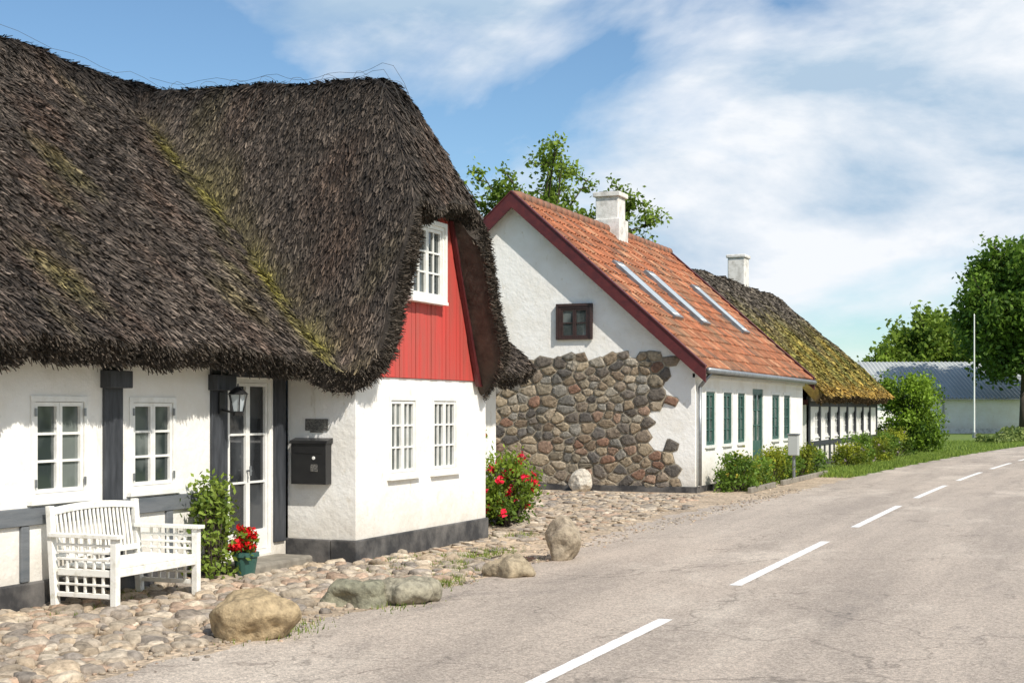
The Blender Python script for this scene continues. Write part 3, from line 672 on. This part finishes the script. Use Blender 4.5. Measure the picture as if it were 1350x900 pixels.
def blades(name,x,y,h,w,ga,gb):
    k=len(x); a=R.uniform(0,6.28,k); P=np.stack([x,y,np.full(k,.0)],-1); H=h*R.uniform(.4,1.2,k); sd=np.stack([np.cos(a),np.sin(a),0*a],-1)*w
    tip=P+np.stack([R.normal(0,.35,k)*H,R.normal(0,.35,k)*H,H],-1); v=np.stack([P-sd,P+sd,tip],1).reshape(-1,3); q=np.arange(k)*3
    c=R.uniform(0,1,k)[:,None]; col=np.repeat(ga*(1-c)+gb*c,3,axis=0); arr_obj(name,v,np.stack([q,q+1,q+2],-1),col,M['grassb'])
k=26000; ys=R.uniform(35.5,80,k); xs=-5.85+curve(ys)-R.beta(1,1.6,k)*np.where(ys<56,1.7,9)
blades('grass_verge',xs,ys,.13,.012,np.array([.08,.15,.02]),np.array([.36,.46,.08]))
cx=[(-6.4,14.0),(-6.1,14.4),(-5.75,9.2),(-5.6,10.9),(-7.3,14.2),(-7.9,9.3),(-6.6,15.3),(-6.9,13.2),(-8.1,10.4),(-6.0,12.5),(-7.2,17.5),(-5.9,12.0),(-6.2,13.5),(-6.5,14.2),(-6.8,14.6),(-6.4,14.6),(-6.6,13.9)]
xs=[];ys=[]
for (a,b) in cx: n_=R.randint(150,480); xs.append(a+R.normal(0,.13,n_)); ys.append(b+R.normal(0,.25,n_))
blades('weeds',np.concatenate(xs),np.concatenate(ys),.055,.006,np.array([.09,.15,.02]),np.array([.30,.36,.08]))
k=9000; u_=R.uniform(0,1,k); X=24+u_*20; Y=70+R.uniform(0,3,k)+8*np.sin(u_*3); px,py=CA*X-SA*Y,SA*X+CA*Y
P=np.stack([px,py,R.uniform(.05,.8,k)*(.6+.4*np.sin(X*1.7))],-1); c=R.uniform(0,1,k)[:,None]
leafmesh('flower_border',P,.2,(GA*(1-c)+np.array([.34,.40,.12])*c),M['leaf'])
k=9000; P=np.stack([R.uniform(9,12.5,k),R.uniform(-5,75,k),R.uniform(0,3.2,k)],-1); P[:,2]*=.8+.2*np.sin(P[:,1]*.8); c=R.uniform(0,1,k)[:,None]
leafmesh('unseen_reflection_hedge',P,.55,GA*(1-c)+GB*c,M['leaf'])  # unseen hedge added across the road to give the windows green reflections
k=14000; a=R.uniform(-1.2,1.1,k); d=R.uniform(240,262,k); hh=5.0+1.5*np.sin(a*31)+np.sin(a*77); P=np.stack([d*np.sin(a),d*np.cos(a),R.uniform(0,1,k)*hh],-1); c=R.uniform(0,1,k)[:,None]
leafmesh('distant_trees',P,2.4,GA*(1-c)+GB*.6*c,M['leaf'])

# ================= BENCH, POST, FLAGPOLE, METER =================
mb=MB(); x0,x1=-8.18,-7.52; y0,y1=9.5,10.7; b='bench'
for y in (y0,y1-.06):
    mb.box(x1-.06,x1,y,y+.06,0,.62,b); mb.hexa([(x0-.02,y,0),(x0+.04,y,0),(x0+.04,y+.06,0),(x0-.02,y+.06,0),(x0-.08,y,.88),(x0-.03,y,.88),(x0-.03,y+.06,.88),(x0-.08,y+.06,.88)],b)
    mb.box(x0-.03,x1+.03,y-.02,y+.08,.622,.655,b)
    mb.box(x0+.04,x1-.062,y+.012,y+.048,.30,.36,b); mb.box(x0+.04,x1-.062,y+.012,y+.048,.12,.16,b)
    for i in range(1,6):
        x=x0+.04+(x1-.06-x0-.04)*i/6; mb.box(x-.012,x+.012,y+.02,y+.04,.162,.298,b); mb.box(x-.012,x+.012,y+.02,y+.04,.362,.62,b)
    for z in (.43,.49,.55): mb.box(x0+.03,x1-.062,y+.015,y+.036,z,z+.022,b)
    mb.box(x0+.04,x1-.062,y+.015,y+.036,.22,.24,b)
for i in range(7):
    x=x1-.02-i*.083; mb.box(x-.07,x,y0+.062,y1-.062,.37,.393,b)
mb.box(x1-.05,x1-.012,y0+.062,y1-.062,.30,.368,b); mb.box(x0+.0,x0+.04,y0+.062,y1-.062,.30,.366,b)
n=12
for i in range(n):
    ya=y0+.06+(y1-y0-.12)*i/n; yb=y0+.06+(y1-y0-.12)*(i+1)/n
    za=.86+.03*math.sin(math.pi*i/n); zb=.86+.03*math.sin(math.pi*(i+1)/n)
    mb.hexa([(x0-.085,ya,za-.06),(x0-.045,ya,za-.06),(x0-.045,yb,zb-.06),(x0-.085,yb,zb-.06),(x0-.09,ya,za),(x0-.05,ya,za),(x0-.05,yb,zb),(x0-.09,yb,zb)],b)
mb.box(x0-.03,x0+.012,y0+.062,y1-.062,.42,.47,b)
m_=20
for i in range(1,m_):
    y=y0+.06+(y1-y0-.12)*i/m_; z=.82+.03*math.sin(math.pi*i/m_)
    mb.hexa([(x0-.02,y-.013,.47),(x0-.003,y-.013,.47),(x0-.003,y+.013,.47),(x0-.02,y+.013,.47),(x0-.075,y-.013,z),(x0-.058,y-.013,z),(x0-.058,y+.013,z),(x0-.075,y+.013,z)],b)
mb.obj('garden_bench',None,.004)
mb=MB(); mb.cyl((-6.62,33.3,0),(-6.62,33.3,.75),.04,.04,'zinc'); mb.box(-6.74,-6.50,33.18,33.38,.62,1.10,'sheet'); mb.box(-6.76,-6.48,33.16,33.40,1.10,1.14,'zinc'); mb.obj('utility_cabinet',None,.02)
x,y=V(28.0,85); mb=MB(); mb.cyl((x,y,0),(x,y,7.4),.055,.035,'white',10); mb.cyl((x,y,7.4),(x,y,7.5),.05,.02,'white',8); mb.cyl((x,y,0),(x,y,.35),.12,.11,'zinc',8); mb.obj('flagpole')
mb=MB()
for (a,b_) in ((28.2,30.6),(31.4,37.)): mb.box(-6.55,-6.47,a,b_,0,.12,'slate')
mb.obj('planting_bed_kerb',None,.015)

# ================= WORLD / LIGHT / CAMERA =================
w=bpy.data.worlds.new('World'); scene.world=w; w.use_nodes=True; nt=w.node_tree; bg=nt.nodes['Background']
az=math.atan2(.86,-.51); el=math.radians(45)
sky=N(nt,'ShaderNodeTexSky',sky_type='NISHITA'); sky.sun_disc=False; sky.sun_elevation=el; sky.sun_rotation=az; sky.air_density=1.0; sky.dust_density=.2; sky.ozone_density=3.
def wn(scale,det,st,loc,dist=.4,rough=.5):
    tc=N(nt,'ShaderNodeTexCoord'); mp=N(nt,'ShaderNodeMapping'); mp.inputs['Scale'].default_value=st; mp.inputs['Location'].default_value=loc
    n=N(nt,'ShaderNodeTexNoise'); n.inputs['Scale'].default_value=scale; n.inputs['Detail'].default_value=det; n.inputs['Roughness'].default_value=rough; n.inputs['Distortion'].default_value=dist
    nt.links.new(tc.outputs['Generated'],mp.inputs[0]); nt.links.new(mp.outputs[0],n.inputs[0]); return n.outputs[0]
tc=N(nt,'ShaderNodeTexCoord'); dp=N(nt,'ShaderNodeVectorMath',operation='DOT_PRODUCT'); nt.links.new(tc.outputs['Generated'],dp.inputs[0]); dp.inputs[1].default_value=(.92,.38,-.35)
ma=N(nt,'ShaderNodeMath',operation='MULTIPLY_ADD'); nt.links.new(dp.outputs['Value'],ma.inputs[0]); ma.inputs[1].default_value=.30; nt.links.new(wn(3.0,8,(1,1,2.2),(3.1,1.7,.4),.3,.55),ma.inputs[2])
cov=ramp(nt,ma.outputs[0],.41,.56)
shade=ramp(nt,wn(4.0,8,(1,1,2.4),(7.3,2.2,1.4),.2,.58),.40,.58,(3.7,4.9,6.2),(7.5,7.75,8.1))
skyc=mixc(nt,1.,sky.outputs[0],(.88,1.0,1.03),'MULTIPLY')
c=mixc(nt,cov,skyc,shade)
nt.links.new(c,bg.inputs[0]); bg.inputs[1].default_value=.125
sd=bpy.data.lights.new('sun','SUN'); sd.energy=5; sd.angle=math.radians(.5); sd.color=(1,.94,.85); so=bpy.data.objects.new('sun',sd); scene.collection.objects.link(so)
dv=Vector((math.sin(az)*math.cos(el),math.cos(az)*math.cos(el),math.sin(el))); so.rotation_euler=dv.to_track_quat('Z','Y').to_euler(); so.location=(20,-10,30)
cd=bpy.data.cameras.new('camera'); co=bpy.data.objects.new('camera',cd); scene.collection.objects.link(co)
cd.sensor_width=36; cd.lens=36*1850/1350; cd.shift_y=90/1350; cd.clip_end=3000; cd.clip_start=.1
co.location=(0,0,1.7); co.rotation_euler=(math.radians(90),0,math.atan2(SA,CA)); scene.camera=co
print('done')
